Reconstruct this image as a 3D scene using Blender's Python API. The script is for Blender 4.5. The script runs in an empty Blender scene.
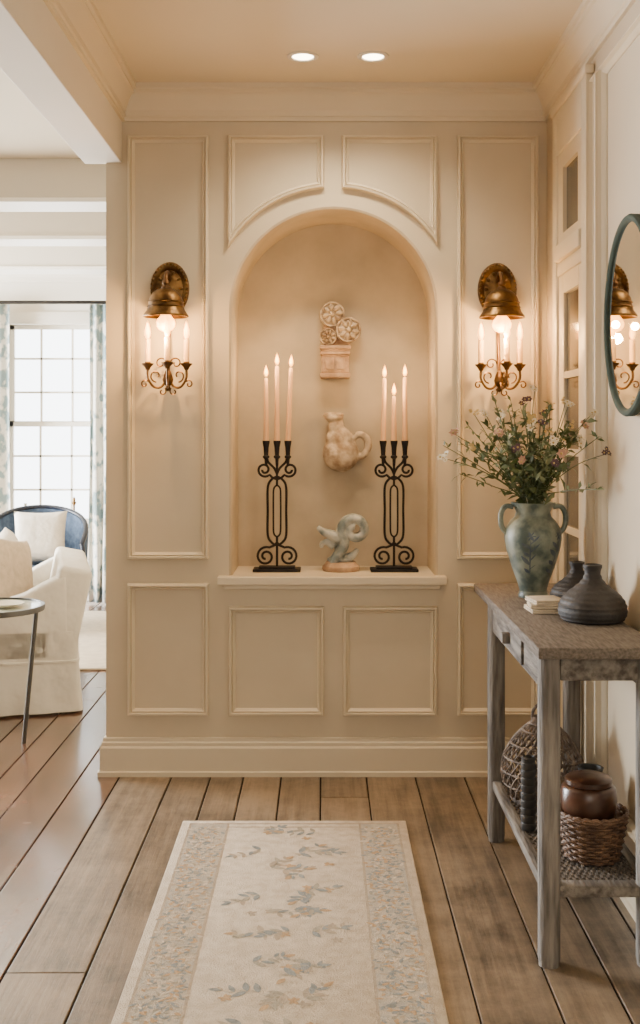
import bpy, bmesh, math, random
from mathutils import Vector, Matrix
random.seed(7)
SC = bpy.context.scene
C = SC.collection
PI = math.pi
F, CX, CY, H = 1125.0, 322.0, 430.0, 1.38

# ------------------------------------------------------------------ materials
def mat(name, c, rough=.6, metal=0., var=.12, scale=6., bump=0., bscale=80., c2=None, stretch=(1,1,1), detail=4, lo=.35, hi=.65, spec=.5, bdist=.01):
    m = bpy.data.materials.new(name); m.use_nodes = True
    nt = m.node_tree; N = nt.nodes; L = nt.links
    p = N['Principled BSDF']
    p.inputs['Roughness'].default_value = rough
    p.inputs['Metallic'].default_value = metal
    p.inputs['Specular IOR Level'].default_value = spec
    tc = N.new('ShaderNodeTexCoord'); mp = N.new('ShaderNodeMapping'); mp.inputs['Scale'].default_value = stretch
    L.new(tc.outputs['Object'], mp.inputs['Vector'])
    nz = N.new('ShaderNodeTexNoise'); nz.inputs['Scale'].default_value = scale; nz.inputs['Detail'].default_value = detail
    L.new(mp.outputs[0], nz.inputs['Vector'])
    rp = N.new('ShaderNodeValToRGB')
    rp.color_ramp.elements[0].position = lo; rp.color_ramp.elements[1].position = hi
    a = c2 if c2 else [x*(1-var) for x in c]
    rp.color_ramp.elements[0].color = (*a, 1); rp.color_ramp.elements[1].color = (*c, 1)
    L.new(nz.outputs[0], rp.inputs[0]); L.new(rp.outputs[0], p.inputs['Base Color'])
    if bump:
        n2 = N.new('ShaderNodeTexNoise'); n2.inputs['Scale'].default_value = bscale; n2.inputs['Detail'].default_value = 3
        L.new(mp.outputs[0], n2.inputs['Vector'])
        b = N.new('ShaderNodeBump'); b.inputs['Strength'].default_value = bump; b.inputs['Distance'].default_value = bdist
        L.new(n2.outputs[0], b.inputs['Height']); L.new(b.outputs[0], p.inputs['Normal'])
    return m

def emat(name, c, s):
    m = bpy.data.materials.new(name); m.use_nodes = True
    p = m.node_tree.nodes['Principled BSDF']
    p.inputs['Base Color'].default_value = (*c, 1)
    p.inputs['Emission Color'].default_value = (*c, 1); p.inputs['Emission Strength'].default_value = s
    return m

def floor_mat(name, dark, light, rough, coat):
    m = bpy.data.materials.new(name); m.use_nodes = True
    nt = m.node_tree; N = nt.nodes; L = nt.links; p = N['Principled BSDF']
    p.inputs['Coat Weight'].default_value = coat; p.inputs['Coat Roughness'].default_value = .2
    g = N.new('ShaderNodeNewGeometry'); tc = N.new('ShaderNodeTexCoord')
    mp = N.new('ShaderNodeMapping'); mp.inputs['Scale'].default_value = (16, .9, 1)
    L.new(tc.outputs['Object'], mp.inputs['Vector'])
    sc = N.new('ShaderNodeVectorMath'); sc.operation = 'ADD'
    cmb = N.new('ShaderNodeCombineXYZ'); mul = N.new('ShaderNodeMath'); mul.operation = 'MULTIPLY'; mul.inputs[1].default_value = 40
    L.new(g.outputs['Random Per Island'], mul.inputs[0]); L.new(mul.outputs[0], cmb.inputs[1])
    L.new(mp.outputs[0], sc.inputs[0]); L.new(cmb.outputs[0], sc.inputs[1])
    nz = N.new('ShaderNodeTexNoise'); nz.inputs['Scale'].default_value = 2.2; nz.inputs['Detail'].default_value = 9; nz.inputs['Roughness'].default_value = .72
    L.new(sc.outputs[0], nz.inputs['Vector'])
    n3 = N.new('ShaderNodeTexNoise'); n3.inputs['Scale'].default_value = 3.2; n3.inputs['Detail'].default_value = 10; n3.inputs['Roughness'].default_value = .78
    L.new(tc.outputs['Object'], n3.inputs['Vector'])
    a = N.new('ShaderNodeMath'); a.operation = 'MULTIPLY_ADD'; a.inputs[1].default_value = .24
    L.new(g.outputs['Random Per Island'], a.inputs[0]); L.new(nz.outputs[0], a.inputs[2])
    a2 = N.new('ShaderNodeMath'); a2.operation = 'MULTIPLY_ADD'; a2.inputs[1].default_value = 1.5
    L.new(n3.outputs[0], a2.inputs[0]); L.new(a.outputs[0], a2.inputs[2])
    rp = N.new('ShaderNodeValToRGB')
    mr = N.new('ShaderNodeMapRange'); mr.inputs['From Min'].default_value = 1.05; mr.inputs['From Max'].default_value = 1.62
    L.new(a2.outputs[0], mr.inputs['Value'])
    rp.color_ramp.elements[0].position = 0; rp.color_ramp.elements[1].position = 1
    rp.color_ramp.elements[0].color = (*dark, 1); rp.color_ramp.elements[1].color = (*light, 1)
    L.new(mr.outputs[0], rp.inputs[0]); L.new(rp.outputs[0], p.inputs['Base Color'])
    rr = N.new('ShaderNodeMapRange'); rr.inputs['To Min'].default_value = rough-.12; rr.inputs['To Max'].default_value = rough+.16
    L.new(n3.outputs[0], rr.inputs['Value']); L.new(rr.outputs[0], p.inputs['Roughness'])
    b = N.new('ShaderNodeBump'); b.inputs['Strength'].default_value = .22; b.inputs['Distance'].default_value = .012
    L.new(nz.outputs[0], b.inputs['Height']); L.new(b.outputs[0], p.inputs['Normal'])
    return m

M = {}
M['wall'] = mat('cream_paint', (.62,.53,.385), .5, var=.08, scale=3, bump=.03, bscale=40)
M['mould'] = mat('cream_moulding_paint', (.69,.60,.45), .42, var=.04, scale=3)
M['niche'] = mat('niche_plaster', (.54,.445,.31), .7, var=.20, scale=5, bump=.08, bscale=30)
M['white'] = mat('white_paint', (.74,.69,.60), .5, var=.03, scale=3)
M['beam'] = mat('painted_shade_beam', (.64,.59,.50), .5, var=.03, scale=3)  # white paint toned down: shade on the beam faces put into the colour
M['lit_soffit'] = mat('painted_light_soffit', (.90,.87,.80), .35, var=.02, scale=3)  # brighter white: window light on the beam undersides put into the colour
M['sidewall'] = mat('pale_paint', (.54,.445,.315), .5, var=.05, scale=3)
M['ceil'] = mat('ceiling_paint', (.70,.615,.47), .8, var=.03, scale=2)
M['floor'] = floor_mat('oak_planks', (.062,.045,.031), (.30,.226,.152), .40, .12)
M['floor2'] = floor_mat('red_planks', (.040,.018,.010), (.20,.095,.050), .22, .8)
M['gap'] = mat('plank_gap', (.012,.008,.006), .9)
M['brass'] = mat('aged_brass', (.25,.145,.052), .38, 1., c2=(.07,.04,.018), scale=22, bump=.2, bscale=60)
M['bronze'] = mat('dark_bronze', (.18,.10,.045), .40, .95, var=.4, scale=20)
M['iron'] = mat('wrought_iron', (.025,.022,.022), .55, .7, var=.3, scale=40, bump=.2, bscale=120)
M['wax'] = mat('peach_wax', (.76,.46,.24), .5, var=.05, scale=10)
M['wick'] = mat('wick', (.02,.015,.01), .9)
M['sleeve'] = mat('ivory_sleeve', (.70,.47,.24), .5, var=.05)
M['flame'] = emat('candle_flame', (1, .46, .07), 4.5)
M['bulb'] = emat('warm_bulb', (1, .45, .09), 5.5)
M['led'] = emat('downlight_lens', (1, .85, .62), 14)
M['terra'] = mat('pink_plaster', (.54,.37,.24), .85, c2=(.32,.20,.12), scale=18, bump=.4, bscale=50)
M['plaster'] = mat('bone_plaster', (.62,.50,.35), .85, c2=(.30,.205,.125), scale=24, bump=.5, bscale=45)
M['bluest'] = mat('grey_blue_stone', (.50,.51,.47), .6, c2=(.15,.19,.195), scale=14, bump=.2, bscale=40, lo=.40, hi=.58)
M['mframe'] = mat('grey_green_frame', (.055,.075,.062), .8, 0, var=.3, scale=12, spec=.12)
M['mirror'] = mat('mirror_glass', (.9,.9,.88), .015, 1., var=0)
M['dglass'] = mat('dark_pane', (.10,.09,.075), .1, 0, var=.2, scale=2)
M['wood'] = mat('grey_weathered_wood', (.235,.212,.184), .8, c2=(.09,.079,.070), scale=5, bump=.6, bscale=14, stretch=(10,1.2,10), spec=.25)
M['woodv'] = mat('grey_weathered_leg', (.28,.256,.23), .8, c2=(.11,.10,.091), scale=5, bump=.6, bscale=14, stretch=(10,10,1), spec=.25)
M['wovn'] = mat('grey_brown_top', (.19,.163,.137), .8, c2=(.105,.088,.074), scale=14, bump=.4, bscale=24, stretch=(10,1.2,10), spec=.25)
M['vase'] = mat('green_glaze', (.25,.28,.22), .42, c2=(.075,.105,.095), scale=17, bump=.12, bscale=30, lo=.40, hi=.60)
M['vdeco'] = mat('blue_glaze', (.045,.07,.105), .4, c2=(.10,.13,.15), scale=40)
M['stone'] = mat('black_stoneware', (.040,.036,.034), .65, c2=(.018,.016,.016), scale=12, bump=.25, bscale=90)
M['linen'] = mat('cream_linen', (.64,.55,.42), .9, var=.15, scale=20, bump=.2, bscale=150)
M['wick1'] = mat('dark_wicker', (.18,.10,.055), .6, c2=(.07,.037,.022), scale=30, bump=.3, bscale=120)
M['wick2'] = mat('grey_wicker', (.23,.17,.125), .7, c2=(.08,.06,.046), scale=30, bump=.3, bscale=120)
M['copper'] = mat('brown_glaze', (.085,.034,.017), .28, .0, c2=(.025,.011,.007), scale=12)
M['dark'] = mat('dark_clay', (.03,.03,.03), .5, var=.3, scale=20)
M['slip'] = mat('cream_slipcover', (.77,.71,.60), .9, var=.06, scale=5, bump=.45, bscale=6, bdist=.06)
M['pil'] = mat('oatmeal_pillow', (.64,.51,.37), .95, var=.15, scale=30, bump=.35, bscale=14, bdist=.03)
M['pil2'] = mat('white_pillow', (.78,.72,.62), .95, var=.12, scale=30, bump=.35, bscale=14, bdist=.03)
M['navy'] = mat('blue_fabric', (.07,.11,.18), .8, c2=(.03,.055,.10), scale=30)
M['nframe'] = mat('navy_wood', (.012,.018,.035), .35, 0, var=.3, scale=20)
M['black'] = mat('black_metal', (.03,.028,.025), .4, .8, var=.2)
M['greym'] = mat('grey_metal', (.10,.095,.085), .4, .7, var=.2)
M['glasst'] = mat('pale_glass', (.50,.52,.42), .1, 0, var=.1)
M['curt'] = mat('floral_curtain', (.70,.68,.61), .9, c2=(.22,.30,.31), scale=15, lo=.42, hi=.53, stretch=(1,1,.8))
M['rug'] = mat('cream_rug', (.61,.525,.405), 1., c2=(.50,.415,.305), scale=30, bump=.5, bscale=260)
M['rline'] = mat('rug_taupe', (.43,.35,.25), 1., var=.15, scale=60, bump=.4, bscale=260)
M['rblue'] = mat('rug_blue_grey', (.29,.305,.29), 1., var=.25, scale=60, bump=.4, bscale=260)
M['rochre'] = mat('rug_ochre', (.51,.34,.18), 1., var=.2, scale=60, bump=.4, bscale=260)
M['rsage'] = mat('rug_sage', (.40,.355,.265), 1., var=.2, scale=60, bump=.4, bscale=260)
M['rband'] = mat('rug_border', (.51,.435,.325), 1., c2=(.38,.35,.295), scale=45, bump=.4, bscale=260)
M['stem'] = mat('stem_green', (.09,.12,.04), .6, var=.3, scale=20)
M['leaf'] = mat('leaf_green', (.095,.13,.04), .55, c2=(.042,.064,.018), scale=18)
M['leaf2'] = mat('leaf_sage', (.18,.20,.088), .6, c2=(.095,.12,.048), scale=18)
M['petw'] = mat('white_petal', (.74,.66,.50), .6, var=.1)
M['petp'] = mat('pink_petal', (.52,.30,.21), .6, var=.25, scale=30)
M['petv'] = mat('purple_petal', (.11,.06,.075), .6, var=.3, scale=30)
M['pety'] = mat('yellow_petal', (.55,.40,.15), .6, var=.2)

# ------------------------------------------------------------------ helpers
def obj(name, bm, m, parent=None, ang=38, loc=None):
    bmesh.ops.recalc_face_normals(bm, faces=bm.faces)
    me = bpy.data.meshes.new(name); bm.to_mesh(me); bm.free()
    for x in (m if isinstance(m, (list, tuple)) else [m]): me.materials.append(x)
    me.shade_smooth(); me.set_sharp_from_angle(angle=math.radians(ang))
    o = bpy.data.objects.new(name, me); C.objects.link(o)
    if parent: o.parent = parent
    if loc is not None: o.location = loc
    return o
def tag(o, label, cat, group=None, kind=None):
    o['label'] = label; o['category'] = cat
    if group: o['group'] = group
    if kind: o['kind'] = kind
    return o
def thing(name, label, cat, loc=(0,0,0), rz=0, group=None):
    o = bpy.data.objects.new(name, None); C.objects.link(o); o.empty_display_size = .05
    o.location = loc; o.rotation_euler = (0,0,rz)
    return tag(o, label, cat, group)
def struct(name, bm, m, label, cat, parent=None, ang=22):
    o = obj(name, bm, m, parent, ang)
    if not parent: tag(o, label, cat, kind='structure')
    return o
def copy_tree(o, parent=None):
    c = o.copy(); C.objects.link(c)
    if parent: c.parent = parent
    for ch in list(o.children): copy_tree(ch, c)
    return c
def B(): return bmesh.new()
def merge(bm, t, mtx=None, mi=0):
    if mtx is not None: bmesh.ops.transform(t, matrix=mtx, verts=t.verts)
    for f in t.faces: f.material_index = mi
    me = bpy.data.meshes.new('tmp'); t.to_mesh(me); t.free()
    bm.from_mesh(me); bpy.data.meshes.remove(me)
def bx(bm, x0,x1,y0,y1,z0,z1, bev=0., seg=2, mtx=None, mi=0):
    t = B(); bmesh.ops.create_cube(t, size=1)
    for v in t.verts:
        v.co = Vector(((x0+x1)/2+v.co.x*(x1-x0), (y0+y1)/2+v.co.y*(y1-y0), (z0+z1)/2+v.co.z*(z1-z0)))
    if bev: bmesh.ops.bevel(t, geom=t.edges[:], offset=bev, segments=seg, affect='EDGES', profile=.5)
    merge(bm, t, mtx, mi)
def prism(bm, poly, y0, y1, bev=0., seg=3):
    t = B(); a = [t.verts.new((x,y0,z)) for x, z in poly]; b = [t.verts.new((x,y1,z)) for x, z in poly]; n = len(poly)
    t.faces.new(a); t.faces.new(b[::-1])
    for i in range(n): t.faces.new((a[i], a[(i+1) % n], b[(i+1) % n], b[i]))
    bmesh.ops.recalc_face_normals(t, faces=t.faces)
    if bev: bmesh.ops.bevel(t, geom=t.edges[:], offset=bev, segments=seg, affect='EDGES', profile=.5)
    merge(bm, t)
def ell(bm, c, r, seg=20, rot=None, mi=0):
    t = B(); bmesh.ops.create_uvsphere(t, u_segments=seg, v_segments=max(6, seg*2//3), radius=1)
    r = (r,r,r) if not isinstance(r, (tuple, list)) else r
    m = Matrix.Translation(c) @ (rot if rot else Matrix.Identity(4)) @ Matrix.Diagonal((*r, 1))
    merge(bm, t, m, mi)
def lathe(bm, prof, seg=32, c=(0,0,0), mtx=None, mi=0, rib=None):
    t = B(); rings = []
    for r, z in prof:
        if r < 1e-5: rings.append([t.verts.new((0,0,z))])
        else:
            rg = []
            for i in range(seg):
                k = rib(2*PI*i/seg, r, z) if rib else r
                rg.append(t.verts.new((k*math.cos(2*PI*i/seg), k*math.sin(2*PI*i/seg), z)))
            rings.append(rg)
    for a, b in zip(rings, rings[1:]):
        for i in range(seg):
            j = (i+1) % seg
            if len(a) == 1 and len(b) == 1: continue
            if len(a) == 1: t.faces.new((a[0], b[i], b[j]))
            elif len(b) == 1: t.faces.new((a[i], a[j], b[0]))
            else: t.faces.new((a[i], a[j], b[j], b[i]))
    merge(bm, t, Matrix.Translation(c) @ (mtx if mtx else Matrix.Identity(4)), mi)
def tube(bm, pts, r, seg=8, closed=False, mi=0):
    pts = [Vector(p) for p in pts]; n = len(pts)
    rs = r if isinstance(r, (list, tuple)) else [r]*n
    T = []
    for i in range(n):
        if closed: d = pts[(i+1) % n]-pts[i-1]
        else: d = pts[min(i+1, n-1)]-pts[max(i-1, 0)]
        T.append(d.normalized())
    up = Vector((0,0,1)) if abs(T[0].z) < .9 else Vector((1,0,0))
    u = T[0].cross(up).normalized(); rings = []
    for i in range(n):
        u = (u-T[i]*u.dot(T[i])).normalized(); w = T[i].cross(u)
        rings.append([bm.verts.new(pts[i]+(u*math.cos(2*PI*k/seg)+w*math.sin(2*PI*k/seg))*rs[i]) for k in range(seg)])
    fs = []
    for i in range(n if closed else n-1):
        a, b = rings[i], rings[(i+1) % n]
        for k in range(seg): fs.append(bm.faces.new((a[k], a[(k+1) % seg], b[(k+1) % seg], b[k])))
    if not closed:
        fs.append(bm.faces.new(rings[0][::-1])); fs.append(bm.faces.new(rings[-1]))
    for f in fs: f.material_index = mi
def smooth_path(pts, n=6):
    pts = [Vector(p) for p in pts]; out = []
    for i in range(len(pts)-1):
        p0 = pts[max(i-1,0)]; p1 = pts[i]; p2 = pts[i+1]; p3 = pts[min(i+2, len(pts)-1)]
        for k in range(n):
            t = k/n
            out.append(.5*((2*p1)+(p2-p0)*t+(2*p0-5*p1+4*p2-p3)*t*t+(3*p1-p0-3*p2+p3)*t**3))
    out.append(pts[-1]); return out
def taper(rs, n=6):
    out = []
    for a, b in zip(rs, rs[1:]): out += [a+(b-a)*k/n for k in range(n)]
    return out+[rs[-1]]
def spiral(cx, cz, r0, r1, a0, a1, n=24, y=0):
    return [(cx+(r0+(r1-r0)*i/n)*math.cos(a0+(a1-a0)*i/n), y, cz+(r0+(r1-r0)*i/n)*math.sin(a0+(a1-a0)*i/n)) for i in range(n+1)]
def sweep(bm, pts, prof, f3, closed=True):
    n = len(pts); P2 = [Vector(p) for p in pts]; nor = []
    for i in range(n):
        e1 = (P2[i]-P2[i-1]) if (closed or i > 0) else (P2[1]-P2[0])
        e2 = (P2[(i+1) % n]-P2[i]) if (closed or i < n-1) else (P2[-1]-P2[-2])
        e1.normalize(); e2.normalize()
        n1 = Vector((-e1.y, e1.x)); n2 = Vector((-e2.y, e2.x))
        nor.append((n1+n2)/(1+n1.dot(n2)))
    rings = [[bm.verts.new(f3(*(P2[i]+nor[i]*d), h)) for i in range(n)] for d, h in prof]
    for a, b in zip(rings, rings[1:]):
        for i in range(n if closed else n-1):
            j = (i+1) % n; bm.faces.new((a[i], a[j], b[j], b[i]))
def quad(bm, *ps, mi=0):
    f = bm.faces.new([bm.verts.new(p) for p in ps]); f.material_index = mi; return f
def remesh(o, vs, it=6):
    m = o.modifiers.new('remesh', 'REMESH'); m.mode = 'VOXEL'; m.voxel_size = vs; m.use_smooth_shade = True
    s = o.modifiers.new('smooth', 'SMOOTH'); s.iterations = it; s.factor = .5

# ------------------------------------------------------------------ setting
YW, XR, XL, ZC = 4.5, .9, -.864, 2.75
ncx, nR, nsp, nz0, nb = .046, .406, 1.856, .796, 4.82
bm = B(); x = -5.0; rnd = random.Random(3)
quad(bm, (-5,-1.2,-.012), (1,-1.2,-.012), (1,9.2,-.012), (-5,9.2,-.012), mi=2)
while x < 1.0:
    w = rnd.uniform(.13, .21); y = -1.2-rnd.uniform(0, 2)
    mi = 1 if x+w/2 < -.85 else 0
    g = .0030 if mi else rnd.uniform(.0018,.0034)
    while y < 9.2:
        l = rnd.uniform(3.2, 5.5); y1 = min(y+l, 9.2)
        if y1 > -1.2: bx(bm, x+g, min(x+w,1.0)-g, max(y,-1.2)+.001, y1-.001, -.011, 0, bev=.003, seg=2, mi=mi)
        y += l
    x += w
struct('floor', bm, [M['floor'], M['floor2'], M['gap']], 'wide plank wooden floor of hall and living room', 'floor')
bm = B(); bx(bm, -5.1, 1.0, -1.2, 9.2, ZC, ZC+.1)
struct('ceiling', bm, M['ceil'], 'warm cream painted ceiling', 'ceiling')

# back wall with arched niche
bm = B(); Rr = nR+.012; NS = 40
quad(bm, (XL,YW,0), (ncx-Rr,YW,0), (ncx-Rr,YW,ZC), (XL,YW,ZC))
quad(bm, (ncx+Rr,YW,0), (XR,YW,0), (XR,YW,ZC), (ncx+Rr,YW,ZC))
quad(bm, (ncx-Rr,YW,0), (ncx+Rr,YW,0), (ncx+Rr,YW,nz0), (ncx-Rr,YW,nz0))
def arc(r, n=NS): return [(ncx-r*math.cos(PI*i/n), nsp+r*math.sin(PI*i/n)) for i in range(n+1)]
a = arc(Rr)
for p, q in zip(a, a[1:]): quad(bm, (p[0],YW,p[1]), (q[0],YW,q[1]), (q[0],YW,ZC), (p[0],YW,ZC))
quad(bm, (XL,YW,0), (XL,4.97,0), (XL,4.97,ZC), (XL,YW,ZC)); quad(bm, (XL,4.97,0), (XR,4.97,0), (XR,4.97,ZC), (XL,4.97,ZC))
def epath(r): return [(ncx-r, nz0)]+arc(r)+[(ncx+r, nz0)]
rings = []
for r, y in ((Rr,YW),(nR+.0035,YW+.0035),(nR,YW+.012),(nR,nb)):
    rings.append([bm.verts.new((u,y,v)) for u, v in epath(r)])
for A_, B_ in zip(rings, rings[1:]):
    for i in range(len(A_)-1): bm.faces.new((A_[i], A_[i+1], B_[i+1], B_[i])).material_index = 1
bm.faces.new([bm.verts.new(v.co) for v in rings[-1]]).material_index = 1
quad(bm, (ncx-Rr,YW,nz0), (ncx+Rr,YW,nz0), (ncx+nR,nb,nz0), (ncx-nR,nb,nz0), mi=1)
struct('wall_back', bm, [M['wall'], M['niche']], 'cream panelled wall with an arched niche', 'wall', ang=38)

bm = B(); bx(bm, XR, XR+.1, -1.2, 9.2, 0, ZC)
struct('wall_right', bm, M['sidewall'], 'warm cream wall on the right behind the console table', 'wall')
wx0, wx1, wz0, wz1, WY = -2.56, -1.76, .571, 2.254, 9.1
bm = B(); bx(bm, -5, wx0, WY, WY+.15, 0, ZC); bx(bm, wx1, XR, WY, WY+.15, 0, ZC)
bx(bm, wx0, wx1, WY, WY+.15, 0, wz0); bx(bm, wx0, wx1, WY, WY+.15, wz1, ZC)
struct('wall_far', bm, M['white'], 'white living room wall around the bright window', 'wall')
LY0, LY1 = 5.4, 8.7
bm = B(); bx(bm, -5.1, -5, -1.2, LY0, 0, ZC); bx(bm, -5.1, -5, LY1, 9.2, 0, ZC); bx(bm, -5.1, -5, LY0, LY1, 0, .3); bx(bm, -5.1, -5, LY0, LY1, 2.4, ZC)
struct('wall_left', bm, M['white'], 'white living room wall with a wide opening out of view', 'wall')
bm = B(); bx(bm, -5.1, 1.0, -1.3, -1.2, 0, ZC)
struct('wall_rear', bm, M['wall'], 'cream wall behind the viewpoint', 'wall')

bm = B(); bx(bm, -.952, -.8, -1.2, YW+.02, 2.448, ZC, bev=.004)
struct('trim_1', bm, M['white'], 'cream painted header beam over the living room opening', 'beam')
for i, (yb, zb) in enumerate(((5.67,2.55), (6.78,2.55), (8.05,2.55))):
    bm = B(); bx(bm, -5, -.87, yb, yb+.24, zb, ZC, bev=.004); bx(bm, -5, -.87, yb-.012, yb+.252, zb-.022, zb, bev=.003, mi=1)  # thin underside board added to draw the bright light strip
    struct('trim_%d' % (2+i), bm, [M['beam'], M['lit_soffit']], ('nearest','middle','farthest')[i]+' white beam across the living room ceiling', 'beam')
cp = [(0,-.138),(.012,-.138),(.012,-.122),(.018,-.118),(.018,-.096),(.026,-.082),(.034,-.060),(.050,-.040),(.058,-.036),(.058,-.024),(.068,-.020),(.068,0)]
cp = [(d, z+ZC) for d, z in cp]
bm = B(); sweep(bm, [(-.8,-1.2),(-.8,YW),(XR,YW),(XR,-1.2)], [(-d,z) for d, z in cp], lambda u,v,h: (u,v,h), closed=False)
struct('trim_5', bm, M['mould'], 'crown moulding around the hall ceiling', 'moulding')
bm = B(); sweep(bm, [(-4.99,WY),(-.864,WY)], [(-d*1.3, z-.04) for d, z in cp]+[(0,ZC-.04)], lambda u,v,h: (u,v,h), closed=False)
struct('trim_6', bm, M['white'], 'crown moulding above the living room window', 'moulding')
bp = [(0,.152),(.010,.152),(.013,.148),(.013,.138),(.020,.132),(.020,.120),(.027,.112),(.027,.022),(.036,.018),(.036,0)]
bm = B(); sweep(bm, [(XL,4.97),(XL,YW),(XR,YW)], [(-d*.8,z) for d, z in bp], lambda u,v,h: (u,v,h), closed=False)
struct('baseboard_back', bm, M['mould'], 'cream stepped baseboard under the niche wall', 'baseboard')
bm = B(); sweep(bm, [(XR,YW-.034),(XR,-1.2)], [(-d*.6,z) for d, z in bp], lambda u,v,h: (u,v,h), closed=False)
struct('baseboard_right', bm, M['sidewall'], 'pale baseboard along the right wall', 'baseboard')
bm = B(); bx(bm, -5, -.87, WY-.02, WY, 0, .15, bev=.004)
struct('baseboard_far', bm, M['white'], 'white baseboard under the living room window', 'baseboard')

fp = [(0,0),(0,.012),(.004,.025),(.010,.027),(.014,.013),(.018,.018),(.023,.012),(.028,.004),(.028,0)]
def X(px): return (px-CX)*.004
def Z(py): return H-(py-CY)*.004
def rect(x0,x1,y0,y1): return [(X(x0),Z(y1)),(X(x1),Z(y1)),(X(x1),Z(y0)),(X(x0),Z(y0))]
fb = lambda u,v,h: (u, YW-h, v)
bm = B()
for r in ((128,209,136,559),(457,538,136,559),(128,209,583,715),(457,538,583,715),(229,324,606,715),(343,437,606,715)):
    sweep(bm, rect(*r), fp, fb)
Ra = .49
for xa, xb in ((X(228),X(324)),(X(342),X(437))):
    pts = [(xa+(xb-xa)*i/18, nsp+math.sqrt(Ra*Ra-(xa+(xb-xa)*i/18-ncx)**2)) for i in range(19)]
    sweep(bm, pts+[(xb,Z(136)),(xa,Z(136))], fp, fb)
struct('trim_7', bm, M['mould'], 'raised panel mouldings on the niche wall', 'moulding')
bm = B(); bx(bm, X(218), X(446), YW-.045, YW+.01, .764, .798, bev=.005); bx(bm, ncx-nR+.001, ncx+nR-.001, YW, nb-.002, .78, .798)
bx(bm, X(224), X(440), YW-.022, YW+.01, .745, .764, bev=.004)
struct('trim_8', bm, M['mould'], 'cream sill shelf of the arched niche', 'sill')
fr = lambda u,v,h: (XR-h, u, v)
def rr(y0,y1,z0,z1): return [(y0,z0),(y1,z0),(y1,z1),(y0,z1)]
bm = B()
for q in ((2.80,3.57,.22,2.53),(3.60,3.69,.22,2.53),(2.0,2.74,.22,2.53)): sweep(bm, rr(*q), fp, fr)
struct('trim_9', bm, M['mould'], 'tall raised panel mouldings on the right wall', 'moulding')

# glazed door with transom in right wall
d = thing('door_1', 'narrow glazed door with a dark transom pane in right wall', 'door', (XR,3.99,0)); d['kind'] = 'structure'
bm = B()
bx(bm, -.028, 0, .20, .27, .0, 2.56, bev=.004); bx(bm, -.028, 0, -.27, -.20, 0, 2.56, bev=.004)
bx(bm, -.028, 0, -.20, .20, 2.40, 2.56, bev=.004); bx(bm, -.038, 0, -.20, .20, 2.0, 2.06, bev=.006); bx(bm, -.024, 0, -.20, .20, 1.95, 2.0, bev=.004)
bx(bm, -.020, 0, .12, .20, 2.06, 2.40); bx(bm, -.020, 0, -.20, -.12, 2.06, 2.40); bx(bm, -.020, 0, -.12, .12, 2.34, 2.40); bx(bm, -.020, 0, -.12, .12, 2.06, 2.10)
bx(bm, -.034, 0, -.28, .28, 2.56, 2.59, bev=.006)
obj('door_casing', bm, M['mould'], d)
bm = B(); bx(bm, -.006, -.001, -.12, .12, 2.10, 2.34); obj('transom_pane', bm, M['dglass'], d)
bm = B()
bx(bm, -.018, -.002, .12, .20, .03, 1.95, bev=.003); bx(bm, -.018, -.002, -.20, -.12, .03, 1.95, bev=.003)
bx(bm, -.018, -.002, -.12, .12, 1.88, 1.95); bx(bm, -.018, -.002, -.12, .12, .03, .75)
for z in (1.02, 1.30, 1.58): bx(bm, -.016, -.002, -.12, .12, z-.012, z+.012)
obj('door_leaf', bm, M['mould'], d)
bm = B(); bx(bm, -.006, -.001, -.12, .12, .75, 1.88); obj('pane', bm, M['dglass'], d)

# window
w = thing('window_1', 'tall white sash window full of bright daylight', 'window', (0,WY,0)); w['kind'] = 'structure'
bm = B()
bx(bm, wx0-.08, wx0+.02, -.03, .1, wz0-.02, wz1+.08, bev=.005); bx(bm, wx1-.02, wx1+.08, -.03, .1, wz0-.02, wz1+.08, bev=.005)
bx(bm, wx0, wx1, -.03, .1, wz1-.02, wz1+.08, bev=.005); bx(bm, wx0, wx1, .0, .1, wz0-.02, wz0+.05)
obj('window_frame', bm, M['white'], w)
zm = (wz0+wz1)/2
for nm, a0, a1, yy in (('upper_sash', zm, wz1-.02, .06), ('lower_sash', wz0+.05, zm+.03, .03)):
    bm = B(); x0, x1 = wx0+.02, wx1-.02
    bx(bm, x0, x0+.035, yy, yy+.03, a0, a1); bx(bm, x1-.035, x1, yy, yy+.03, a0, a1)
    bx(bm, x0, x1, yy, yy+.03, a0, a0+.04); bx(bm, x0, x1, yy, yy+.03, a1-.035, a1)
    for k in (1,2):
        xm = x0+(x1-x0)*k/3; bx(bm, xm-.008, xm+.008, yy+.005, yy+.025, a0, a1)
        z = a0+(a1-a0)*k/3; bx(bm, x0, x1, yy+.005, yy+.025, z-.008, z+.008)
    obj(nm, bm, M['white'], w)
bm = B(); bx(bm, wx0-.1, wx1+.1, -.12, .02, wz0-.05, wz0-.015, bev=.006); obj('window_sill', bm, M['white'], w)

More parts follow.
